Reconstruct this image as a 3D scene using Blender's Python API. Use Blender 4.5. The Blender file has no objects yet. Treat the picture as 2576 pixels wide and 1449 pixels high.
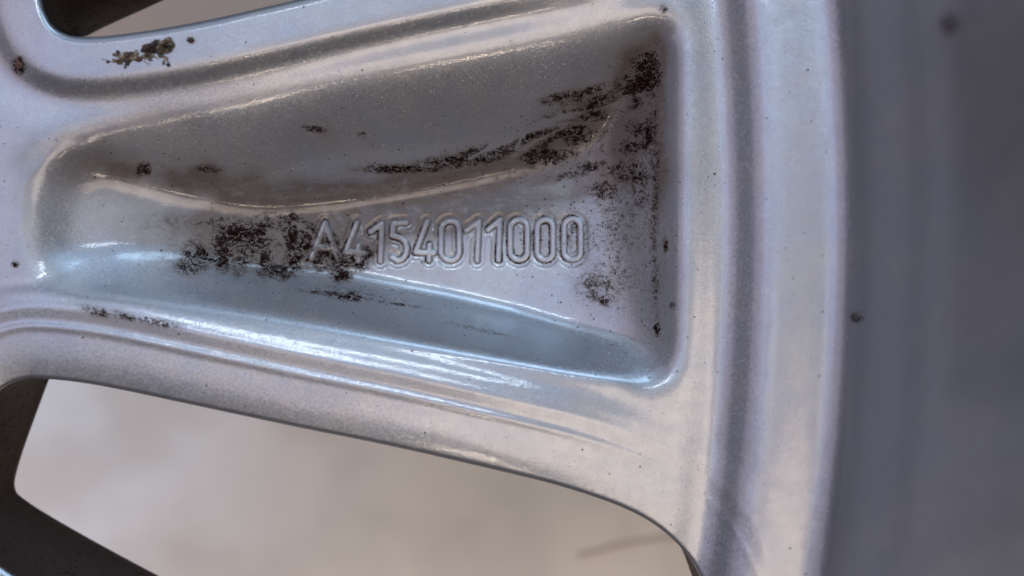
import bpy, math, random
import numpy as np
random.seed(7); rng = np.random.default_rng(7)
S = bpy.context.scene
P = 0.00016          # metres per design unit; the spoke plate lies in z = 0
D = 940.0            # camera height above the plate in design units (15 cm)
K = 1024.0 / 2576.0

# ------------------------------------------------------------------ camera
cam = bpy.data.cameras.new('camera'); co = bpy.data.objects.new('camera', cam)
S.collection.objects.link(co); S.camera = co
co.location = (0, 0, D * P)
cam.sensor_width = 36; cam.lens = 36 * D / 1024
cam.clip_start = 0.005; cam.clip_end = 20
cam.dof.use_dof = True; cam.dof.focus_distance = (D + 45) * P; cam.dof.aperture_fstop = 7.0
S.render.resolution_x = 1024; S.render.resolution_y = 576

# ------------------------------------------------------------------ world, lamps, exposure
S.view_settings.view_transform = 'Standard'; S.view_settings.look = 'None'
S.view_settings.exposure = -0.30; S.view_settings.gamma = 1
w = bpy.data.worlds.new('World'); S.world = w; w.use_nodes = True
w.node_tree.nodes['Background'].inputs[0].default_value = (0.62, 0.56, 0.60, 1)
w.node_tree.nodes['Background'].inputs[1].default_value = 0.035

def lamp(name, loc, target, sx, sy, power, col, spread=180):
    l = bpy.data.lights.new(name, 'AREA'); l.shape = 'RECTANGLE'; l.size = sx; l.size_y = sy
    l.energy = power; l.color = col; l.spread = math.radians(spread)
    o = bpy.data.objects.new(name, l); S.collection.objects.link(o); o.location = loc
    from mathutils import Vector
    d = Vector(target) - Vector(loc)
    o.rotation_euler = d.to_track_quat('-Z', 'Y').to_euler()
    return o
lamp('cool_ceiling_light', (-0.5, 0.25, 1.2), (0, 0, 0), 0.9, 0.7, 2.3, (0.38, 0.60, 1.0))
lamp('warm_ceiling_light', (0.18, -0.30, 1.22), (0, 0, 0), 0.8, 0.42, 4.8, (1.0, 0.84, 0.72))
lamp('right_ceiling_light', (0.35, 0.05, 1.25), (0, 0, 0), 0.6, 0.5, 0.6, (0.80, 0.84, 1.0))
lamp('left_warm_light', (-0.35, -0.25, 1.25), (0, 0, 0), 0.5, 0.4, 1.1, (1.0, 0.80, 0.74))
lamp('low_window', (-0.4, 1.1, 0.5), (0, 0, 0), 1.2, 0.5, 2.2, (0.66, 0.78, 1.0))
lamp('low_right_fill', (0.4, 1.1, 0.6), (0, 0, 0), 0.8, 0.5, 10.5, (0.50, 0.74, 1.0))  # added unseen fill for the right part of the lower pocket slope
lamp('left_fill', (-1.0, 0.20, 0.95), (0, 0, 0), 1.1, 1.0, 4.1, (0.94, 0.79, 1.0))  # added unseen fill for the pocket's right wall and the barrel
lamp('ceiling_tube', (-0.10, 0.42, 0.95), (0, 0, 0), 0.55, 0.024, 3.0, (0.75, 0.86, 1.0))
lamp('warm_bulb', (0.13, -0.62, 0.85), (0, 0, 0), 0.15, 0.014, 0.52, (1.0, 0.80, 0.62))

lamp('warm_bulb', (-0.14, -0.62, 0.85), (0, 0, 0), 0.10, 0.014, 0.36, (1.0, 0.82, 0.66))

# ------------------------------------------------------------------ helpers
def sst(a, b, x):
    t = np.clip((x - a) / (b - a), 0, 1); return t * t * (3 - 2 * t)
def crom(pts, n=16, closed=False):
    p = np.array(pts, float); out = []
    N = len(p)
    rngi = range(N) if closed else range(N - 1)
    for i in rngi:
        if closed: a, b, c, d = p[(i - 1) % N], p[i], p[(i + 1) % N], p[(i + 2) % N]
        else: a, b, c, d = p[max(i - 1, 0)], p[i], p[i + 1], p[min(i + 2, N - 1)]
        for t in np.arange(n) / n:
            out.append(0.5 * (2 * b + (c - a) * t + (2 * a - 5 * b + 4 * c - d) * t * t + (3 * b - a - 3 * c + d) * t ** 3))
    if not closed: out.append(p[-1])
    return np.array(out)
def dist_poly(X, Y, pl):
    """distance from every point to a polyline"""
    best = np.full(X.shape, 1e9)
    for (x0, y0), (x1, y1) in zip(pl[:-1], pl[1:]):
        dx, dy = x1 - x0, y1 - y0; L = dx * dx + dy * dy
        if L < 1e-9: continue
        t = np.clip(((X - x0) * dx + (Y - y0) * dy) / L, 0, 1)
        best = np.minimum(best, (X - x0 - t * dx) ** 2 + (Y - y0 - t * dy) ** 2)
    return np.sqrt(best)
def inside(X, Y, pl):
    r = np.zeros(X.shape, bool); n = len(pl)
    for i in range(n):
        x0, y0 = pl[i]; x1, y1 = pl[(i + 1) % n]
        if y0 == y1: continue
        c = ((y0 > Y) != (y1 > Y)) & (X < (x1 - x0) * (Y - y0) / (y1 - y0) + x0)
        r ^= c
    return r
def gauss(a, s):
    ny, nx = a.shape; pad = int(4 * s) + 4
    b = np.pad(a, pad, mode='edge')
    fy = np.fft.fftfreq(b.shape[0])[:, None]; fx = np.fft.rfftfreq(b.shape[1])[None, :]
    g = np.exp(-2 * (math.pi * s) ** 2 * (fx * fx + fy * fy))
    return np.fft.irfft2(np.fft.rfft2(b) * g, s=b.shape)[pad:pad + ny, pad:pad + nx]
def noise2(shape, cell, seed):
    r = np.random.default_rng(seed); a = gauss(r.standard_normal(shape), cell); return a / a.std()

# ------------------------------------------------------------------ the wheel's relief as a height map
STEP = 0.75
X0, X1, Y0, Y1 = -200.0, 1150.0, -200.0, 780.0
xs = np.arange(X0, X1 + STEP, STEP); ys = np.arange(Y0, Y1 + STEP, STEP)
X, Y = np.meshgrid(xs, ys)

LOW = [((1850,1760),(1800,1640)),((1800,1545),(1745,1450)),((1760,1449),(1700,1340)),((1720,1385),(1660,1280)),((1650,1322),(1600,1225)),
       ((1560,1274),(1520,1180)),((1420,1226),(1390,1150)),((1270,1188),(1240,1115)),((1000,1126),(990,1060)),((740,1073),(740,1015)),
       ((500,1022),(510,975)),((250,970),(280,935)),((110,953),(150,925)),((50,957),(112,945)),((0,983),(106,962)),
       ((-50,1045),(66,1070)),((-90,1130),(32,1170)),((-110,1230),(21,1232)),((-90,1330),(52,1268)),((0,1420),(170,1340)),
       ((200,1540),(370,1449)),((500,1680),(700,1620)),((900,1790),(1000,1700)),((1400,1830),(1400,1740))]
UPP = [((1560,-165),(1500,-90)),((1200,-98),(1180,-30)),((900,-36),(900,30)),((745,0),(745,60)),((500,55),(500,115)),((300,87),(320,140)),((200,92),(235,130)),((157,82),(205,105)),((130,62),(188,88)),
       ((113,30),(215,75)),((105,0),(260,52)),((98,-60),(375,0)),((110,-160),(560,-85)),((260,-260),(700,-140)),((700,-330),(900,-170)),((1200,-340),(1300,-200)),((1560,-280),(1500,-180))]
low_o = crom([a for a, b in LOW], 12, True) * K; low_d = crom([b for a, b in LOW], 12, True) * K
upp_o = crom([a for a, b in UPP], 12, True) * K; upp_d = crom([b for a, b in UPP], 12, True) * K
low_cl = np.vstack([low_o, low_o[:1]]); upp_cl = np.vstack([upp_o, upp_o[:1]])

CS = 4               # signed distances are worked out on every fourth node, smoothed and interpolated
def upsample(m):
    jy = np.arange(len(ys)) / CS; ix = np.arange(len(xs)) / CS
    y0 = np.minimum(jy.astype(int), m.shape[0] - 2); x0 = np.minimum(ix.astype(int), m.shape[1] - 2)
    fy = np.clip(jy - y0, 0, 1.5)[:, None]; fx = np.clip(ix - x0, 0, 1.5)[None, :]
    a = m[np.ix_(y0, x0)]; b = m[np.ix_(y0, x0 + 1)]; c = m[np.ix_(y0 + 1, x0)]; d = m[np.ix_(y0 + 1, x0 + 1)]
    return (a * (1 - fx) + b * fx) * (1 - fy) + (c * (1 - fx) + d * fx) * fy
Xc, Yc = X[::CS, ::CS], Y[::CS, ::CS]
def sdist(pl, signed=True):
    d = dist_poly(Xc, Yc, pl)
    if signed: d = np.where(inside(Xc, Yc, pl), d, -d)
    return upsample(gauss(d, 0.8))
dL = -sdist(low_cl); dU = -sdist(upp_cl)

POC = np.array([(58,560),(66,480),(95,410),(155,345),(260,296),(450,250),(860,174),(1200,110),(1450,64),(1600,38),(1670,42),(1697,85),
       (1700,250),(1697,450),(1692,700),(1686,860),(1668,925),(1600,962),(1450,942),(1300,912),(1000,858),(700,805),(450,768),(300,752),(180,740),(105,702),(68,640)], float)
poc = crom(POC, 8, True) * K; poc = np.vstack([poc, poc[:1]])
dP = sdist(poc)

def curve(pts): 
    p = crom(pts, 10) * K; return np.interp(X[0], p[:, 0], p[:, 1])[None, :] + 0 * X
yU = curve([(-200,560),(60,470),(155,345),(450,250),(860,174),(1200,110),(1600,38),(2000,0)])
yV = curve([(-200,380),(100,395),(300,452),(500,500),(650,522),(860,506),(1050,478),(1300,425),(1450,375),(1560,290),(1640,190),(1800,100)])
yC = curve([(-200,600),(130,640),(450,680),(750,698),(900,720),(1150,774),(1430,824),(1600,860),(1800,895)])
yL = curve([(-200,720),(180,742),(450,768),(700,805),(1000,858),(1300,912),(1600,962),(1800,990)])
xx = X / K
F = np.interp(xx, [0,60,150,300,500,750,900,1150,1300,1450,1560,1650,1720], [0.0,0.05,0.20,0.38,0.64,0.90,1.0,1.0,.98,.88,.76,.62,.52])
dV = 100 * F; dC = 95 * np.interp(xx, [0,60,150,300,500,750,900,1150,1300,1450,1560,1650,1720], [0.0,0.05,0.19,0.37,0.62,0.87,.96,.95,.90,.75,.56,.40,.31])
tu = np.clip((Y - yU) / (yV - yU), 0, 1); tf = np.clip((Y - yV) / (yC - yV), 0, 1); tl = np.clip((Y - yC) / (yL - yC), 0, 1)
depth = np.where(Y < yV, dV * (0.75 * tu + 0.25 * tu ** 2), np.where(Y < yC, dV + (dC - dV) * tf, dC * (1 - tl)))
wy = sst(0.30, 0.65, tf); depth = gauss(depth, 3.5 / STEP) * wy + gauss(depth, 8.5 / STEP) * (1 - wy) 
kk = np.interp(xx, [0, 300, 700, 1800], [0.32, 0.75, 1.7, 1.8])
ed = crom([(1900,90),(1600,38)] + [tuple(p) for p in POC[8::-1]] + [tuple(p) for p in POC[:16:-1]] + [(1900,1000)], 8) * K
lim = kk * sdist(ed, False)
lr = 1.0 * np.maximum(1720 * K - X, 0); hr = np.clip(0.5 + 0.5 * (lim - lr) / 12, 0, 1)
lim = np.maximum(lim * (1 - hr) + lr * hr - 12 * hr * (1 - hr), 0)
sm = 11.0                                             # smooth minimum of the two
h = np.clip(0.5 + 0.5 * (lim - depth) / sm, 0, 1)
pocket = -(lim * (1 - h) + depth * h - sm * h * (1 - h)); pocket = np.minimum(pocket, 0)
pocket = np.where(dP > 0, pocket, 0)

# flanks round the openings, the raised rib beside the pocket
def profile(d, kn): 
    return np.interp(d, [k[0] for k in kn], [k[1] for k in kn])
# given as slopes and integrated: lip, flank, small bead, outer side of the rib, crest, fall towards the pocket
dg = np.arange(-8, 1300, 0.25)
def integ(kn, sm_):
    sl = np.interp(dg, [k[0] for k in kn], [k[1] for k in kn])
    ker = np.exp(-0.5 * (np.arange(-40, 41) * 0.25 / sm_) ** 2); sl = np.convolve(np.pad(sl, 40, mode='edge'), ker / ker.sum(), 'valid')
    zz = np.cumsum(sl) * 0.25; return zz - zz[-1]
pl_ = integ([(-8,.34),(0,.32),(8,.25),(15,.19),(24,.09),(34,.04),(45,.03),(48.5,.28),(51.5,.28),(54,-.36),(56.5,-.36),(59,.04),(62,.17),(70,.17),(74,-.24),(76.5,-.285),(80.5,-.20),(85.5,-.275),(91,-.36),(97,-.2),(104,0),(1300,0)], 0.9)
pu_ = integ([(-8,-.08),(0,-.08),(34,-.08),(41,-.18),(47,-.62),(57,-.60),(66,-.12),(76,.08),(90,.06),(104,0),(1300,0)], 2.5)
zl = np.interp(dL, dg, pl_); zu = np.interp(dU, dg, pu_)
wr = sst(470, 690, X)
z = (zl + zu) * (1 - 0.85 * wr) * sst(-120, -20, X + 60)
z = gauss(z, 0.8 / STEP)
wp = sst(1540 * K, 1640 * K, X); wl = sst(330 * K, 120 * K, X); wu = np.clip(sst(80, 15, dP) * sst(10, -10, Y - (yU + yV) / 2), 0, 1)
z = z + ((gauss(pocket, 5.0 / STEP) * (1 - wl) + gauss(pocket, 10.0 / STEP) * wl) * (1 - wu) + gauss(pocket, 17.0 / STEP) * wu) * (1 - wp) + gauss(pocket, 11.0 / STEP) * wp
# steps towards the barrel
arc = -((Y - 220) ** 2) / 4800.0
xa = X - arc
step = np.interp(xa, [0,676,690,716,728,760,782,848,856], [0,0,1.0,-1.5,-1,26,32,42,46])
pxp = xa - 512.0
bar = D * (pxp - 312.6) / (pxp + 0.12 * D)
step = np.where(xa > 856, bar - (940 * (856 - 512 - 312.6) / (856 - 512 + 0.12 * D)) + 46, step)
wb = sst(805, 845, xa); sblur = gauss(step, 9.0 / STEP) * (1 - wb) + gauss(step, 18.0 / STEP) * wb
z = z + sblur
# lips of the openings
def lip(d, r): 
    q = np.clip(r - d, 0, r); return -(r - np.sqrt(np.maximum(r * r - q * q, 0)))
z = z + lip(dL, 4.5) + lip(dU, 8.0)
# gentle casting unevenness
z = z + 0.03 * noise2(X.shape, 9, 3) + 0.10 * noise2(X.shape, 40, 4)

# ---- the characters
def loop(l, r, t, b):
    m = (l + r) / 2; a = (r - l) / 2; pts = []
    for k in range(25):
        th = math.pi + math.pi * k / 24; pts.append((m + a * math.cos(th), t + a + a * math.sin(th)))
    for k in range(25):
        th = math.pi * k / 24; pts.append((m + a * math.cos(th), b - a + a * math.sin(th)))
    pts.append(pts[0]); return [pts]
CH = [('A', [[(311.5,258.2),(325.2,222.8),(338.4,258.2)],[(315.6,247.4),(334.2,247.4)]]),
      ('4', [[(357.2,222.8),(346.0,251.8),(364.6,252.6)],[(358.6,245.5),(358.2,260.2)]]),
      ('1', [[(370.6,231.6),(382.0,223.2),(380.6,260.8)]]),
      ('5', [[(406.6,222.4),(393.6,223.0),(392.4,235.6),(396.6,236.6),(401.6,238.2),(405.8,242.4),(407.2,248.0),(406.0,254.2),(402.2,259.2),(397.0,260.6),(391.6,257.4)]]),
      ('4', [[(427.2,221.8),(415.8,252.2),(434.0,252.8)],[(429.8,245.0),(429.2,260.0)]]),
      ('0', loop(441.4,459.4,221.0,260.4)),
      ('1', [[(466.4,230.4),(479.2,221.2),(477.2,260.4)]]),
      ('1', [[(488.0,229.8),(500.0,220.0),(498.6,259.8)]]),
      ('0', loop(510.4,527.4,219.8,259.8)),
      ('0', loop(537.2,553.0,219.6,259.8)),
      ('0', loop(564.0,580.4,218.8,259.8))]
y_lo, y_hi = int((200 - Y0) / STEP), int((285 - Y0) / STEP); x_lo, x_hi = int((290 - X0) / STEP), int((605 - X0) / STEP)
sub = (slice(y_lo, y_hi), slice(x_lo, x_hi))
dch = np.full(X[sub].shape, 1e9)
for _, st in CH:
    for pl in st: dch = np.minimum(dch, dist_poly(X[sub], Y[sub], np.array(pl)))
basin = -1.1 * (1 - sst(5.4, 9.2, dch)) 
z[sub] += gauss(basin, 0.8)
charring = np.full(X.shape, 99.0); charring[sub] = dch

# ------------------------------------------------------------------ grime maps, with some shade painted in
gsc = 1.25
def blob(x, y, rx, ry, a=0, s=1.0):
    x, y, rx, ry = x * K, y * K, rx * K * gsc, ry * K * gsc
    ca, sa = math.cos(math.radians(a)), math.sin(math.radians(a))
    u = (X - x) * ca + (Y - y) * sa; v = -(X - x) * sa + (Y - y) * ca
    return s * np.exp(-((u / rx) ** 2 + (v / ry) ** 2))
def stroke(pts, wd, s=1.0, soft=1.6):
    p = crom(pts, 6) * K; x0, y0 = p.min(0) - 3 * wd; x1, y1 = p.max(0) + 3 * wd
    a, b = int((y0 - Y0) / STEP), int((y1 - Y0) / STEP) + 1; c, d = int((x0 - X0) / STEP), int((x1 - X0) / STEP) + 1
    o = np.zeros(X.shape); q = (slice(a, b), slice(c, d)); o[q] = s * np.exp(-(dist_poly(X[q], Y[q], p) / (wd * K)) ** soft); return o
grime = np.zeros(X.shape)
for b in [(1020,425,90,9,0,.8),(1130,408,70,14,-6,.75),(1210,392,60,20,-8,.8),(1260,385,45,22,-12,.7),(1330,345,50,18,-30,.75),(1400,345,60,42,-22,1.0),(1440,335,40,30,-20,1.0),
          (1380,385,60,25,-10,.85),(1490,275,48,24,-25,.95),(1500,300,45,18,-10,.7),(1420,245,50,12,-10,.65),(1470,238,50,11,-25,.6),(1570,225,35,10,-15,.6),
          (1600,212,40,22,-20,1.25),(1632,195,24,30,10,1.25),(1625,165,30,26,20,.9),(1600,258,14,20,0,.9),(1640,180,12,60,4,.7),
          (1600,330,22,26,10,.7),(1630,340,14,40,5,.85),(1585,370,24,20,-30,.7),(1560,430,30,22,0,.6),(1600,440,26,30,-20,.65),(1520,480,36,24,0,.5),(1610,500,20,26,0,.5),(1480,420,40,14,-20,.7),(1430,440,60,10,-15,.5),
          (560,600,40,26,0,.55),(500,640,36,30,30,.62),(470,670,30,22,20,.5),(590,590,42,30,10,.9),(640,600,26,40,18,1.0),(560,640,24,34,-10,.8),(610,650,16,34,15,.75),(665,650,18,38,0,.85),
          (730,600,20,54,12,.95),(700,680,34,18,10,.8),(740,655,26,26,0,.85),(720,640,24,40,0,.7),(770,620,26,40,10,.9),(775,590,24,30,-20,.8),(800,650,22,26,0,.8),(820,640,40,20,0,.7),(850,655,24,30,10,.9),(860,690,24,18,0,.75),(835,620,20,26,0,.7),
          (690,560,60,22,0,.5),(560,560,60,14,0,.45),(900,655,22,16,20,.95),(920,640,16,20,10,.8),
          (870,745,46,9,8,.72),(820,738,60,6,6,.55),(1000,765,80,4,8,.4),(1200,828,80,5,12,.35),(370,425,7,11,0,1.0),(520,425,30,9,0,.55),(790,325,25,7,10,.6),(910,340,10,9,0,.5),
          (250,785,36,10,12,.55),(310,795,30,8,14,.6),(400,812,50,8,10,.45),(48,164,12,14,0,1.3),(45,178,8,8,0,1.0),(480,101,7,6,0,1.2),(1668,22,8,8,0,1.0),(1675,615,6,14,0,.8),(1692,770,7,7,0,.8),
          (2388,62,20,22,0,.5),(1440,340,210,60,-28,.30),(1250,390,160,40,-12,.25),(690,620,250,70,0,.28),(1570,430,110,120,0,.26),(1570,690,100,110,0,.22),(880,740,160,20,8,.25),(560,560,220,30,0,.2),(1350,360,90,40,-20,.3),(2155,798,14,12,0,.6),(1653,830,8,12,0,.6),(38,664,7,6,0,.9),(355,425,8,14,30,.9),(1500,720,44,36,0,.42),(1520,750,26,20,0,.42),(1450,590,120,60,0,.22),(1570,560,90,140,0,.25)]:
    grime = np.maximum(grime, blob(*b))
grime -= stroke([(1215,470),(1240,425),(1290,395),(1340,360),(1420,320)], 6, .8)
grime -= stroke([(1180,400),(1290,345),(1400,300),(1560,262)], 6, .7)
grime -= stroke([(1300,372),(1330,330),(1420,312),(1530,310)], 6, .6)
grime -= blob(1405,362,22,14,0,.9)
grime += stroke([(1648,230),(1652,420),(1645,620),(1652,840)], 9, .22)  # thin shade line at the foot of the pocket's right wall, painted in
grime -= stroke([(700,590),(716,620),(700,660)], 6, .6); grime -= stroke([(760,660),(790,600),(740,560)], 5, .6)
grime = np.minimum(grime * 1.2, 1.0 + 0.5 * blob(1620,195,50,70))
gsc = 1.0
film_shade = (blob(950,310,600,100,-12,.32) + blob(1560,140,130,80,0,.35) + blob(190,440,150,60,10,.4) + blob(120,520,60,120,0,.2) + blob(700,500,320,62,4,.75) + blob(400,430,220,40,10,.35) + blob(820,565,280,62,0,.85) + blob(1050,535,260,50,-4,.65) + blob(640,620,190,70,0,.5) + blob(1000,505,460,48,-6,.8) + blob(1450,400,190,70,-22,.6) + blob(1260,500,200,42,-8,.6) + blob(1560,330,110,120,0,.35) + blob(1200,440,260,36,-10,.65) + blob(1500,310,160,60,-25,.5)  # brown film, plus shade painted on the pocket's upper wall and left end
        + blob(470,300,120,30,10,.35) + blob(250,350,160,40,-15,.35) + blob(1640,120,60,60,0,.5) + blob(1500,430,130,40,-20,.3) + blob(1150,560,240,30,0,.25) + blob(700,640,200,50,0,.25)+ blob(1665,420,22,380,0,.35))
film_shade = np.clip(1.35 * film_shade * (0.85 + 0.18 * noise2(X.shape, 14, 9)), 0, 1)
film_shade = np.clip(film_shade + 0.40 * sst(860, 1040, X + ((Y - 220) ** 2) / 4800.0), 0, 1)  # shade of the barrel, deepening to the right, painted in as brown
speck = (0.02 + 1.0 * (blob(1500,560,170,90,0,.6) + blob(1560,700,110,120,0,.55) + blob(1400,640,140,70,0,.25) + blob(1590,450,70,100,0,.5) + blob(700,640,260,50,0,.3) + blob(900,740,150,30,8,.7)
         + blob(1000,790,300,40,8,.12) + blob(1100,440,300,60,-8,.35) + blob(1400,340,200,80,-20,.3) + blob(700,420,500,60,0,.10)))
film_shade = np.clip(film_shade + 0.75 * gauss(np.clip(grime, 0, 1), 9.0 / STEP), 0, 1)
# dirt lodged along the outlines of the characters
nz = noise2(X.shape, 5, 21)
ring = np.exp(-((charring - 3.6) / 0.7) ** 2)
gxd = np.gradient(charring, axis=1) / STEP
edge = ring * np.clip(0.52 + 0.36 * nz - 0.28 * np.clip(gxd, -1, 1), 0, 1.0)
grime = np.maximum(grime, np.where(charring < 9, edge, 0) + np.where(charring < 9, grime * 0.7, 0))

def sample(m, x, y):
    fx = np.clip((x - X0) / STEP, 0, m.shape[1] - 1.001); fy = np.clip((y - Y0) / STEP, 0, m.shape[0] - 1.001)
    i = fx.astype(int); j = fy.astype(int); u = fx - i; v = fy - j
    return (m[j, i] * (1 - u) + m[j, i + 1] * u) * (1 - v) + (m[j + 1, i] * (1 - u) + m[j + 1, i + 1] * u) * v
def world(x, y, zz):
    px, py = x - 512, 288 - y; f = (D - zz) / D
    return np.stack([px * f * P, py * f * P, zz * P], -1)

# ------------------------------------------------------------------ materials
def nt(name):
    m = bpy.data.materials.new(name); m.use_nodes = True; t = m.node_tree
    for n in list(t.nodes): t.nodes.remove(n)
    return m, t
class N:
    def __init__(s, t): s.t = t
    def __call__(s, typ, ins=None, **props):
        n = s.t.nodes.new(typ)
        for k, v in props.items(): setattr(n, k, v)
        for k, v in (ins or {}).items():
            if isinstance(v, bpy.types.NodeSocket): s.t.links.new(v, n.inputs[k])
            else: n.inputs[k].default_value = v
        return n
    def math(s, op, a, b=0.0, c=0.0, clamp=False):
        n = s.t.nodes.new('ShaderNodeMath'); n.operation = op; n.use_clamp = clamp
        for i, v in enumerate((a, b, c)):
            if isinstance(v, bpy.types.NodeSocket): s.t.links.new(v, n.inputs[i])
            else: n.inputs[i].default_value = v
        return n.outputs[0]
    def ramp(s, x, a, b, lo=0.0, hi=1.0):
        n = s('ShaderNodeMapRange', {0: x, 1: a, 2: b, 3: lo, 4: hi}, interpolation_type='SMOOTHSTEP'); return n.outputs[0]
    def mix(s, f, a, b, typ='MIX'):
        n = s.t.nodes.new('ShaderNodeMix'); n.data_type = 'RGBA'; n.blend_type = typ
        for i, v in ((0, f), (6, a), (7, b)):
            if isinstance(v, bpy.types.NodeSocket): s.t.links.new(v, n.inputs[i])
            else: n.inputs[i].default_value = v
        return n.outputs[2]
def col(r, g, b): return (r, g, b, 1)
def paint(name, base_shade=0.0):
    m, t = nt(name); n = N(t)
    tc = n('ShaderNodeTexCoord').outputs['Object']
    def noise(size, detail=3, rough=0.55, dist=0.0, vec=None):
        return n('ShaderNodeTexNoise', {'Vector': vec or tc, 'Scale': 1 / (size * P), 'Detail': detail, 'Roughness': rough, 'Distortion': dist}).outputs['Fac']
    at = lambda nm: n('ShaderNodeAttribute', attribute_name=nm).outputs['Fac']
    g, f, sp = at('grime'), at('film_shade'), at('speck')
    # crusted grime, broken up by noise
    n1 = noise(8, 7, 0.78, 0.8); n2 = noise(1.7, 4, 0.75, 0.4); n3 = noise(24, 2, 0.5, 1.5)
    vein = n.ramp(n.math('ABSOLUTE', n.math('SUBTRACT', noise(16, 2, 0.5, 2.2), 0.5)), 0.0, 0.035)
    vein = n.math('ADD', 0.15, n.math('MULTIPLY', vein, 0.85))
    hair = n('ShaderNodeTexNoise', {'Vector': n('ShaderNodeMapping', {'Vector': tc, 'Rotation': (0, 0, -0.22), 'Scale': (0.22, 1.0, 1.0)}).outputs[0], 'Scale': 1 / (2.6 * P), 'Detail': 4, 'Roughness': 0.75, 'Distortion': 0.5}).outputs['Fac']
    nn = n.math('ADD', n.math('MULTIPLY', n.math('SUBTRACT', n1, 0.5), 3.4), n.math('ADD', n.math('MULTIPLY', n.math('SUBTRACT', n2, 0.5), 2.0), n.math('MULTIPLY', n.math('SUBTRACT', hair, 0.5), 1.6)))
    gm = n.ramp(n.math('ADD', n.math('MULTIPLY', g, vein), nn), 0.26, 0.88)
    gm = n.math('MULTIPLY', n.math('MULTIPLY', gm, n.ramp(g, 0.03, 0.45)), n.ramp(n3, 0.3, 0.55, 0.72, 1.0))
    smear = n.math('MULTIPLY', n.ramp(g, 0.0, 0.55), n.math('MULTIPLY', n.ramp(n1, 0.30, 0.62), vein))
    # loose specks
    vo = n('ShaderNodeTexVoronoi', {'Vector': n('ShaderNodeVectorMath', {0: tc, 1: n('ShaderNodeVectorMath', {0: n('ShaderNodeTexNoise', {'Vector': tc, 'Scale': 1 / (3 * P)}).outputs['Color'], 'Scale': 2.5 * P}, operation='SCALE').outputs[0]}, operation='ADD').outputs[0], 'Scale': 1 / (3.4 * P)})
    cell = n('ShaderNodeSeparateColor', {0: vo.outputs['Color']})
    dot = n.ramp(n.math('SUBTRACT', vo.outputs['Distance'], n.math('MULTIPLY', cell.outputs[1], 0.26)), 0.10, 0.0)
    on = n.ramp(n.math('SUBTRACT', sp, n.math('MULTIPLY', cell.outputs[0], 1.0)), -0.02, 0.02)
    sm_ = n.math('MULTIPLY', dot, on)
    gm = n.math('MULTIPLY', gm, 1.2, clamp=True)
    dm = n.math('MAXIMUM', gm, n.math('MULTIPLY', sm_, 0.9), clamp=True)
    # silver paint, faint tint variation
    big = noise(60, 3); fine = noise(1.3, 2, 0.7); mid = noise(14, 4, 0.6)
    silver = n.mix(n.ramp(big, 0.35, 0.65), col(.335, .355, .395), col(.37, .378, .395))
    silver = n.mix(n.math('MULTIPLY', n.ramp(fine, 0.35, 0.70), 0.30), silver, col(.25, .25, .27))
    streak = n('ShaderNodeTexNoise', {'Vector': n('ShaderNodeMapping', {'Vector': tc, 'Rotation': (0, 0, 0.06), 'Scale': (0.12, 1.0, 1.0)}).outputs[0], 'Scale': 1 / (4 * P), 'Detail': 5, 'Roughness': 0.7}).outputs['Fac']
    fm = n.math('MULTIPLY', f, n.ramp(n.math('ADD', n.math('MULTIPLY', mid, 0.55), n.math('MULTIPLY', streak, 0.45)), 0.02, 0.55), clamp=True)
    fm = n.math('ADD', n.math('ADD', fm, n.math('MULTIPLY', smear, 1.0)), base_shade, clamp=True)
    if base_shade: fm = n.math('MULTIPLY', fm, 1.1)
    c1 = n.mix(n.math('MULTIPLY', fm, 0.9), silver, col(*((.080, .055, .040) if base_shade == 0 else (.035, .021, .017))))
    gcol = n.mix(n.ramp(n2, 0.35, 0.65), col(.003, .002, .002), col(.020, .008, .007))
    c2 = n.mix(dm, c1, gcol)
    clean = n.math('SUBTRACT', 1.0, dm)
    metal = n.math('MULTIPLY', clean, n.math('SUBTRACT', 0.72 if base_shade == 0 else 0.05, n.math('MULTIPLY', fm, 0.62 if base_shade == 0 else 0.05)))
    rough = n.math('ADD', n.math('MULTIPLY', dm, 0.30), n.math('ADD', n.ramp(mid, 0.3, 0.7, 0.39, 0.45), n.math('MULTIPLY', fm, 0.12)))
    # metal flakes tilt the base layer, the clear coat stays smooth
    fl = n('ShaderNodeTexVoronoi', {'Vector': tc, 'Scale': 1 / (0.95 * P)})
    fv = n('ShaderNodeVectorMath', {0: fl.outputs['Color'], 1: (0.5, 0.5, 0.5)}, operation='SUBTRACT').outputs[0]
    fsz = n.ramp(n('ShaderNodeSeparateColor', {0: fl.outputs['Color']}).outputs[2], 0.90, 0.96, 0.12, 0.42)
    geo = n('ShaderNodeNewGeometry').outputs['Normal']
    nb = n('ShaderNodeVectorMath', {0: n('ShaderNodeVectorMath', {0: n('ShaderNodeVectorMath', {0: fv, 'Scale': fsz}, operation='SCALE').outputs[0], 1: geo}, operation='ADD').outputs[0]}, operation='NORMALIZE').outputs[0]
    peel = n.math('ADD', n.math('MULTIPLY', noise(3.0, 3, 0.6), 0.5), n.math('MULTIPLY', noise(1.2, 2, 0.6), 0.35))
    hgt = n.math('ADD', peel, n.math('MULTIPLY', dm, 1.6))
    bmp = n('ShaderNodeBump', {'Height': hgt, 'Strength': 0.40, 'Distance': 0.5 * P, 'Normal': nb}).outputs[0]
    cb = n('ShaderNodeBump', {'Height': hgt, 'Strength': 0.28, 'Distance': 0.5 * P}).outputs[0]
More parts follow.
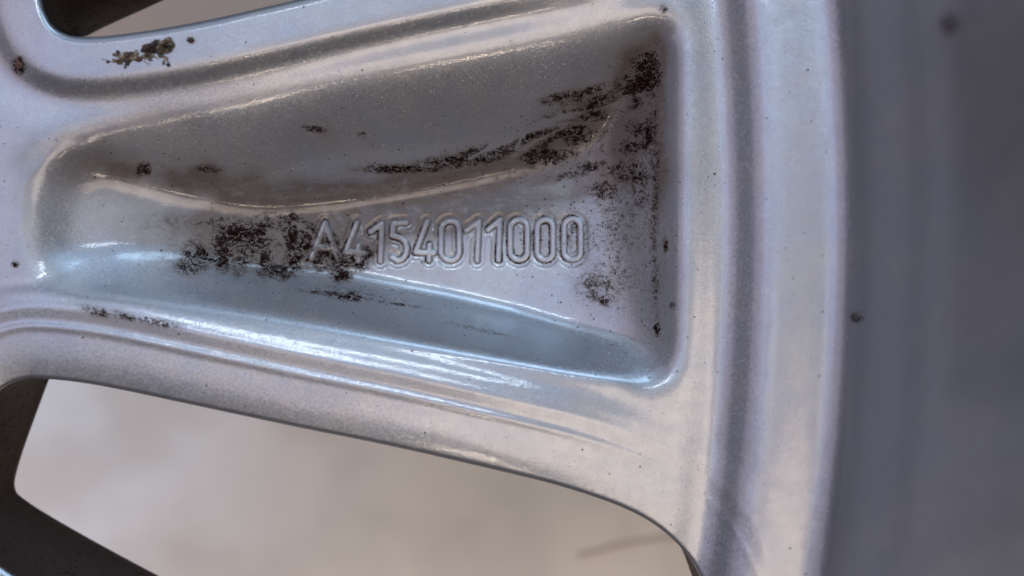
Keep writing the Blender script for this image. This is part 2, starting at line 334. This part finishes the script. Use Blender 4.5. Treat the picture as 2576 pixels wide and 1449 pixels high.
    b = n('ShaderNodeBsdfPrincipled', {'Base Color': c2, 'Metallic': metal, 'Roughness': rough, 'Normal': bmp, 'Coat Weight': n.math('MULTIPLY', clean, n.math('SUBTRACT', 1.0, n.math('MULTIPLY', fm, 0.2)) if base_shade == 0 else 0.05), 'Coat Roughness': 0.025, 'Specular IOR Level': n.math('SUBTRACT', 0.5 if base_shade == 0 else 0.12, n.math('MULTIPLY', dm, 0.5 if base_shade == 0 else 0.1)), 'Coat Normal': cb})
    o = n('ShaderNodeOutputMaterial', {'Surface': b.outputs[0]})
    return m
M_paint = paint('silver_wheel_paint')
M_wall = paint('shade_darkened_silver_paint', 0.95)  # darker brown copy of the paint; shade inside the openings put into colour

def simple(name, c, rough=0.8, c2=None, size=6, bump=0.4):
    m, t = nt(name); n = N(t); tc = n('ShaderNodeTexCoord').outputs['Object']
    no = n('ShaderNodeTexNoise', {'Vector': tc, 'Scale': 1 / (size * P), 'Detail': 5, 'Roughness': 0.65}).outputs['Fac']
    cc = n.mix(n.ramp(no, 0.35, 0.65), col(*c), col(*(c2 or c)))
    bm = n('ShaderNodeBump', {'Height': no, 'Strength': bump, 'Distance': P}).outputs[0]
    b = n('ShaderNodeBsdfPrincipled', {'Base Color': cc, 'Roughness': rough, 'Normal': bm}); n('ShaderNodeOutputMaterial', {'Surface': b.outputs[0]}); return m

# ------------------------------------------------------------------ object helpers
def mesh_obj(name, v, faces, mat, parent=None, normals=None, attrs=None, smooth=True):
    me = bpy.data.meshes.new(name)
    v = np.asarray(v, np.float32); faces = np.asarray(faces, np.int32)
    me.vertices.add(len(v)); me.vertices.foreach_set('co', v.ravel())
    k = faces.shape[1]
    me.loops.add(faces.size); me.loops.foreach_set('vertex_index', faces.ravel())
    me.polygons.add(len(faces)); me.polygons.foreach_set('loop_start', np.arange(len(faces), dtype=np.int32) * k)
    me.update(calc_edges=True); me.validate()
    me.polygons.foreach_set('use_smooth', np.full(len(me.polygons), smooth))
    for nm, a in (attrs or {}).items():
        at = me.attributes.new(nm, 'FLOAT', 'POINT'); at.data.foreach_set('value', np.asarray(a, np.float32))
    if normals is not None: me.normals_split_custom_set_from_vertices(np.asarray(normals, np.float32).tolist())
    me.materials.append(mat)
    o = bpy.data.objects.new(name, me); S.collection.objects.link(o); o.parent = parent
    return o
def empty(name, label=None, cat=None, loc=(0, 0, 0), group=None):
    o = bpy.data.objects.new(name, None); S.collection.objects.link(o); o.location = loc
    o.empty_display_size = 0.01
    if label: o['label'] = label
    if cat: o['category'] = cat
    if group: o['group'] = group
    return o

# ------------------------------------------------------------------ the wheel
wheel = empty('alloy_wheel', 'silver painted alloy wheel seen from behind, grimy spoke pocket with raised part number', 'wheel')

def spaced(pairs):
    out = [pairs[0][0]]
    for (a, b), (c, d) in zip(pairs[:-1], pairs[1:]):
        n_ = max(1, int(round((c - a) / b))); out += list(a + (c - a) * np.arange(1, n_ + 1) / n_)
    return np.array(out)
gx = spaced([(-200, 10), (-46, 0.6), (-10, 2), (36, 0.5), (70, 1.4), (170, 1.0), (690, 1.6), (860, 4), (1150, 4)])
NR = 470
mid_a = low_o[: 12 * 17 + 1]                      # lower edge, right to left, single-valued in x
o_ = np.argsort(mid_a[:, 0]); 
ybot = np.interp(gx, mid_a[o_, 0], mid_a[o_, 1]); ybot = np.where(gx < -110 * K, 1230 * K + (Y1 - 1230 * K) * np.clip((-110 * K - gx) / 80, 0, 1), ybot); ybot = np.minimum(ybot, Y1)
ua = upp_o[: 12 * 11 + 1]; o_ = np.argsort(ua[:, 0])
ytop = np.interp(gx, ua[o_, 0], ua[o_, 1]); ytop = np.where(gx < 98 * K, -60 * K + (Y0 + 60 * K) * np.clip((98 * K - gx) / 80, 0, 1), ytop); y_t = float(np.interp(1500 * K, ua[o_, 0], ua[o_, 1])); ytop = np.where(gx > 1500 * K, np.maximum(y_t - (gx - 1500 * K) * 1.2, Y0), ytop)
# ease the column ends back to the sheet's border past the right end of each opening
r_ = gx > 1790 * K; y_at = float(np.interp(1790 * K, gx, ybot)); ybot[r_] = np.minimum(y_at + (gx[r_] - 1790 * K) * 2.4, Y1)
tt = np.linspace(0, 1, NR)
GX = np.repeat(gx[None, :], NR, 0)
# rows: interpolate, keeping row density higher in view
GY = ytop[None, :] + (ybot - ytop)[None, :] * tt[:, None]
GZ = sample(z, GX, GY)
V = world(GX, GY, GZ)
# vertex normals from the whole sheet, shared by every part so joints do not show
du = np.gradient(V, axis=1); dv = np.gradient(V, axis=0)
NV = np.cross(dv, du); NV /= np.linalg.norm(NV, axis=-1, keepdims=True) + 1e-20
NV = np.where(NV[..., 2:3] < 0, -NV, NV)
jj, ii = np.meshgrid(np.arange(NR - 1), np.arange(len(gx) - 1), indexing='ij')
A = {'grime': sample(grime, GX, GY), 'film_shade': sample(film_shade, GX, GY), 'speck': sample(speck, GX, GY)}
cx = 0.25 * (GX[:-1, :-1] + GX[1:, 1:] + GX[:-1, 1:] + GX[1:, :-1]); cy = 0.25 * (GY[:-1, :-1] + GY[1:, 1:] + GY[:-1, 1:] + GY[1:, :-1])
cP = sample(dP, cx, cy); cxa = cx + ((cy - 220) ** 2) / 4800.0
# leave out cells that stretch across a jump of the border
bad = (np.abs(ybot[1:] - ybot[:-1]) > 150)[None, :] & (tt[:-1, None] > 0.02) | (np.abs(ytop[1:] - ytop[:-1]) > 150)[None, :] & (tt[:-1, None] < 0.98)
reg = np.where(cP > 0, 1, np.where(cxa < 722, 0, np.where(cxa < 842, 2, 3)))
def part(name, r, mat=M_paint):
    s = reg == r; a = jj[s]; b = ii[s]; n_ = len(gx)
    f = np.stack([a * n_ + b, (a + 1) * n_ + b, (a + 1) * n_ + b + 1, a * n_ + b + 1], -1)
    u, inv = np.unique(f, return_inverse=True); f = inv.reshape(f.shape)
    return mesh_obj(name, V.reshape(-1, 3)[u], f, mat, wheel, NV.reshape(-1, 3)[u], {k: q.ravel()[u] for k, q in A.items()})
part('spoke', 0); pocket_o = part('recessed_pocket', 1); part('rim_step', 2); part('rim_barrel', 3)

# raised characters, one part each
for chn, st in CH:
    pts = np.array([p for pl in st for p in pl]); a0, b0 = pts.min(0) - 5; a1, b1 = pts.max(0) + 5
    q = 0.4; lx = np.arange(a0, a1, q); ly = np.arange(b0, b1, q); LX, LY = np.meshgrid(lx, ly)
    dd = np.full(LX.shape, 1e9)
    for pl in st: dd = np.minimum(dd, dist_poly(LX, LY, np.array(pl)))
    H = 2.5 * np.sqrt(np.clip(1 - (dd / 3.5) ** 2, 0, 1)) ** 0.9 - 0.35
    H = gauss(H, 1.2)
    LZ = sample(z, LX, LY) + H
    LV = world(LX, LY, LZ)
    lu = np.gradient(LV, axis=1); lv = np.gradient(LV, axis=0); LN = np.cross(lv, lu); LN /= np.linalg.norm(LN, axis=-1, keepdims=True)
    LN = np.where(LN[..., 2:3] < 0, -LN, LN)
    keep = (dd[:-1, :-1] < 4.1); a, b = np.nonzero(keep); n_ = len(lx)
    f = np.stack([a * n_ + b, (a + 1) * n_ + b, (a + 1) * n_ + b + 1, a * n_ + b + 1], -1)
    u, inv = np.unique(f, return_inverse=True); f = inv.reshape(f.shape)
    rg = np.exp(-((dd - 3.5) / 0.65) ** 2) * np.clip(0.52 + 0.36 * sample(nz, LX, LY) - 0.28 * np.clip(np.gradient(dd, axis=1) / q, -1, 1), 0, 1.0)
    at = {'grime': np.maximum(rg, sample(grime, LX, LY) * 0.45 * (dd < 3)), 'film_shade': sample(film_shade, LX, LY) * 0.6, 'speck': sample(speck, LX, LY) * 0.4}
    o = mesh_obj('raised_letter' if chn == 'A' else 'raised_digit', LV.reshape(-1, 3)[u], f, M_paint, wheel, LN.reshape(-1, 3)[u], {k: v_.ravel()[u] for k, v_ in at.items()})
    o['label'] = 'raised character ' + chn

# walls of the two openings, with the neighbouring spokes' margin
ZD = -110.0
def walls(outer, deep, closed=True):
    n_ = len(outer); rows = []; nr = 14
    zo = sample(z, outer[:, 0], outer[:, 1]); zo = np.maximum(zo, -30)
    W0 = world(outer[:, 0], outer[:, 1], zo); W1 = world(deep[:, 0], deep[:, 1], np.full(n_, ZD))
    mid = W0.copy(); mid[:, 2] = -45 * P; mid[:, :2] = W0[:, :2] * 0.6 + W1[:, :2] * 0.4
    for k in range(nr + 1):
        t = k / nr; rows.append(W0 * (1 - t) ** 2 + 2 * mid * t * (1 - t) + W1 * t * t)
    # rolled edge of the wheel's front face
    c = W1.mean(0)
    for s_, dz in ((0.997, -8), (1.0, -14), (1.03, -20), (1.3, -22)):
        r = W1.copy(); r[:, :2] = c[:2] + (W1[:, :2] - c[:2]) * s_; r[:, 2] = (ZD + dz) * P; rows.append(r)
    R = np.array(rows); m_ = len(R)
    f = [(k * n_ + i, k * n_ + (i + 1) % n_, (k + 1) * n_ + (i + 1) % n_, (k + 1) * n_ + i) for k in range(m_ - 1) for i in range(n_)]
    vv = R.reshape(-1, 3); cnt = len(vv)
    o = mesh_obj('opening_wall', vv, f, M_wall, wheel, None, {'grime': np.full(cnt, 0.25), 'film_shade': np.full(cnt, 0.9), 'speck': np.full(cnt, 0.2)})
    return o
walls(low_o, low_d); walls(upp_o, upp_d)
def margin(outer, sel, name='spoke_margin'):
    a = outer[sel]; c = outer.mean(0); rows = []
    for s_ in (1.0, 1.02, 1.06, 1.2, 1.6):
        b = c + (a - c) * s_; rows.append(world(b[:, 0], b[:, 1], np.interp(s_, [1, 1.02, 1.06, 2], [-8, -2, 0, 0]) + 0 * b[:, 0]))
    R = np.array(rows); n_ = len(a)
    f = [(k * n_ + i, k * n_ + i + 1, (k + 1) * n_ + i + 1, (k + 1) * n_ + i) for k in range(len(R) - 1) for i in range(n_ - 1)]
    cnt = R.shape[0] * n_
    mesh_obj(name, R.reshape(-1, 3), f, M_paint, wheel, None, {'grime': np.zeros(cnt), 'film_shade': np.zeros(cnt), 'speck': np.full(cnt, .05)})
margin(low_o, np.arange(12 * 18, len(low_o))); margin(upp_o, np.arange(12 * 12, len(upp_o)))

# ------------------------------------------------------------------ floor seen through the openings
ZF = -900.0
m, t = nt('beige_floor'); n = N(t); tc = n('ShaderNodeTexCoord').outputs['Object']
b1 = n('ShaderNodeTexNoise', {'Vector': tc, 'Scale': 1 / (240 * P), 'Detail': 2, 'Roughness': 0.5}).outputs['Fac']
b2 = n('ShaderNodeTexNoise', {'Vector': tc, 'Scale': 1 / (4 * P), 'Detail': 4, 'Roughness': 0.6}).outputs['Fac']
c = n.mix(n.ramp(n('ShaderNodeSeparateXYZ', {0: tc}).outputs[0], -0.16, 0.0), col(.88, .83, .79), col(.86, .70, .53)); c = n.mix(n.math('MULTIPLY', n.ramp(b1, 0.35, 0.62), 0.55), c, col(.62, .51, .41)); sx = n('ShaderNodeSeparateXYZ', {0: tc}); tan_ = n.math('SUBTRACT', sx.outputs[1], n.math('MULTIPLY', sx.outputs[0], 0.4))
c = n.mix(n.ramp(tan_, 0.03, 0.07), c, col(.42, .30, .22)); c = n.mix(n.math('MULTIPLY', b2, 0.12), c, col(.5, .44, .38))
bs = n('ShaderNodeBsdfPrincipled', {'Base Color': c, 'Roughness': 0.6, 'Normal': n('ShaderNodeBump', {'Height': b2, 'Strength': 0.3, 'Distance': P}).outputs[0]}); n('ShaderNodeOutputMaterial', {'Surface': bs.outputs[0]})
fl = mesh_obj('floor', [(-3, -3, ZF * P), (3, -3, ZF * P), (3, 3, ZF * P), (-3, 3, ZF * P)], [(0, 1, 2, 3)], m, None, smooth=False)
fl['kind'] = 'structure'

# thin strand on the floor
def tube(path, r, seg=8):
    path = np.array(path, float); T = np.gradient(path, axis=0); T /= np.linalg.norm(T, axis=1, keepdims=True); vs = []
    r = np.broadcast_to(r, (len(path),))
    for p, d_, rr in zip(path, T, r):
        u = np.cross(d_, (0, 0, 1.0)); u = u / (np.linalg.norm(u) + 1e-12); w_ = np.cross(u, d_)
        for k in range(seg):
            a = 2 * math.pi * k / seg; vs.append(p + rr * (math.cos(a) * u + math.sin(a) * w_))
    f = [(i * seg + k, i * seg + (k + 1) % seg, (i + 1) * seg + (k + 1) % seg, (i + 1) * seg + k) for i in range(len(path) - 1) for k in range(seg)]
    return np.array(vs), f
M_brown = simple('dry_brown_stalk', (.40, .31, .23), .8, (.48, .38, .30))
pp = crom([(1455,1394),(1500,1384),(1560,1366),(1610,1358),(1660,1350),(1720,1345)], 8) * K
pw = world(pp[:, 0], pp[:, 1], np.full(len(pp), ZF + 3)); vv, ff = tube(pw, 2.4 * P)
o = mesh_obj('dry_stalk', vv, ff, M_brown); o['label'] = 'thin blurred brown stalk lying on the beige floor below the spoke'; o['category'] = 'stalk'

# ------------------------------------------------------------------ dried debris lying on the upper flank
M_dark = simple('dark_brown_husk', (.014, .006, .006), .7, (.07, .045, .035), 5, 1.0)
M_olive = simple('olive_husk', (.05, .04, .025), .7, (.16, .13, .09), 5, 1.0)
M_pale = simple('pale_crumb', (.30, .26, .19), .8, (.17, .12, .09), 4, .8)
M_rust = simple('rust_brown_crumb', (.10, .04, .02), .8, (.045, .02, .018), 3, .8)
def surf(x, y, up=0.0):
    xk, yk = np.array([x * K]), np.array([y * K]); return world(xk, yk, sample(z, xk, yk) + up)[0]
def flake(name, outline, th, mat, parent, lift=1.2, seed=0):
    """irregular husk: outline in the plate's plane, domed and crumpled, with thickness"""
    r = np.random.default_rng(seed); o_ = crom(outline, 5, True); o_ = o_ + r.normal(0, 1.3, o_.shape); c_ = o_.mean(0)
    rings = [1.0, 0.85, 0.62, 0.35, 0.0]; vs = []; nn_ = len(o_)
    zb = lambda x, y: float(sample(z, np.array([x * K]), np.array([y * K]))[0])
    for s_ in rings:
        for p in o_:
            q = c_ + (p - c_) * s_; zz = zb(*q) + lift + th * (1 - s_ ** 2) * (0.8 + 0.35 * r.standard_normal()) + (0.35 * r.standard_normal())
            vs.append(world(np.array([q[0] * K]), np.array([q[1] * K]), np.array([zz]))[0])
    for p in o_:
        vs.append(world(np.array([p[0] * K]), np.array([p[1] * K]), np.array([zb(*p) - 0.3]))[0])
    f = []
    for k in range(len(rings) - 1):
        for i in range(nn_): f.append((k * nn_ + i, (k + 1) * nn_ + i, (k + 1) * nn_ + (i + 1) % nn_, k * nn_ + (i + 1) % nn_))
    b0_ = len(rings) * nn_
    for i in range(nn_): f.append((b0_ + i, i, (i + 1) % nn_, b0_ + (i + 1) % nn_))
    me = mesh_obj(name, vs, f, mat, parent, smooth=False); return me
def crumb(name, x, y, rx, ry, rz, mat, parent, seed):
    r = np.random.default_rng(seed); c_ = surf(x, y, rz * K * 0.5); vs = []; f = []; a, b = 9, 6
    for j in range(b + 1):
        th = math.pi * j / b
        for i in range(a):
            ph = 2 * math.pi * i / a; s_ = 1 + 0.28 * r.standard_normal() * (0 < j < b)
            vs.append(c_ + np.array([rx * math.sin(th) * math.cos(ph), ry * math.sin(th) * math.sin(ph), rz * math.cos(th)]) * s_ * K * P)
    for j in range(b):
        for i in range(a): f.append((j * a + i, (j + 1) * a + i, (j + 1) * a + (i + 1) % a, j * a + (i + 1) % a))
    return mesh_obj(name, vs, f, mat, parent, smooth=False)
deb = empty('dried_husk', 'dried dark brown insect husk with pale crumbs stuck beside the upper opening', 'debris')
# 2576-scale outline points
z_ = lambda x, y: ((300 + x / 9.908) / 3 / K, (90 + y / 9.908) / 3 / K)
flake('husk_shell', [z_(*p) for p in [(1190,600),(1330,480),(1600,330),(1700,290),(1790,340),(1780,560),(1690,700),(1450,690),(1260,680)]], 2.6, M_dark, deb, 1.0, 1)
flake('husk_shell', [z_(*p) for p in [(1720,380),(1900,280),(2060,210),(2120,290),(2230,400),(2150,560),(2040,690),(1850,730),(1680,720),(1650,560)]], 3.0, M_olive, deb, 1.2, 2)
flake('husk_flake', [z_(*p) for p in [(1830,350),(1960,270),(2060,240),(2070,300),(1960,350),(1850,400)]], .6, M_pale, deb, 3.8, 3)
flake('husk_flake', [z_(*p) for p in [(1230,500),(1340,400),(1450,400),(1420,450),(1280,530)]], .6, simple('tan_flake', (.22,.12,.08), .8, (.12,.06,.04)), deb, 1.2, 4)
k = 0
for (x, y, rx, ry, mm) in [(600,790,7,6,M_pale),(680,780,5,5,M_pale),(1080,700,6,7,M_pale),(1050,830,5,4,M_pale),(780,700,8,6,M_olive),(900,740,9,7,M_rust),(980,700,6,5,M_rust),(850,890,9,7,M_dark),
                           (1120,860,9,6,M_rust),(700,900,7,6,M_olive),(560,930,7,6,M_rust),(600,980,5,4,M_olive),(540,680,5,7,M_dark),(450,740,6,4,M_olive),(800,1020,6,4,M_dark),(740,1110,3,3,M_dark),
                           (230,950,4,3,M_rust),(420,900,5,4,M_pale),(1290,800,9,5,M_olive),(1400,760,10,5,M_rust),(1500,790,8,5,M_olive),(1480,890,4,2,M_dark),(2030,1040,4,5,M_dark),(1880,980,3,5,M_olive),(1800,780,7,4,M_olive),(1960,840,5,6,M_pale),(1000,780,7,6,M_olive),(950,850,6,5,M_pale),(660,860,5,4,M_rust)]:
    X_, Y_ = z_(x, y); k += 1; crumb('husk_crumb', X_, Y_, rx, ry, 3.5, mm, deb, 100 + k)
for path in [[(50,870),(150,880),(300,930),(420,960)],[(1540,640),(1600,740),(1680,820)],[(1380,840),(1500,880),(1560,900)],[(1900,820),(1900,950),(1860,1040)],[(2000,920),(2050,1000),(2080,1080)],[(1280,900),(1370,970),(1480,1010)],[(1850,760),(1950,800),(2000,820)],[(1560,700),(1650,830),(1700,850)]]:
    pts = crom([z_(*p) for p in path], 5); w3 = [surf(p[0], p[1], 0.8 + 0.5 * math.sin(i)) for i, p in enumerate(pts)]
    vv, ff = tube(w3, 0.35 * P, 5); mesh_obj('husk_fibre', vv, ff, M_olive if k % 2 else M_pale, deb); k += 1

# loose crumbs of dirt
LC = [(48,162,13,14,'fuzzy brown dirt crumb near the left edge beside the upper opening'),
      (480,101,7,5,'tiny dark brown crumb right of the dried husk'),
      (800,324,8,4,'small dark crumb midway along the dark upper pocket wall'),
      (357,426,5,9,'small oblong dark crumb near the left tip of the pocket'),
      (368,800,5,3,'tiny black crumb on the rib under the pocket'),
      (913,1040,0,0,'')]
for i, (x, y, rx, ry, lb) in enumerate(LC):
    if not rx: continue
    o = crumb('dirt_crumb', x, y, rx * .8, ry * .8, 4, M_rust if i == 0 else M_dark, None, 300 + i); o['label'] = lb; o['category'] = 'dirt crumb'; o['group'] = 'loose dirt crumbs on the wheel'
# fine hair on the rib
pts = crom([(372,816),(388,814),(405,807)], 6); vv, ff = tube([surf(p[0], p[1], .6) for p in pts], .5 * P, 5)
o = mesh_obj('dark_fibre', vv, ff, M_dark); o['label'] = 'short dark fibre lying on the rib below the pocket'; o['category'] = 'fibre'
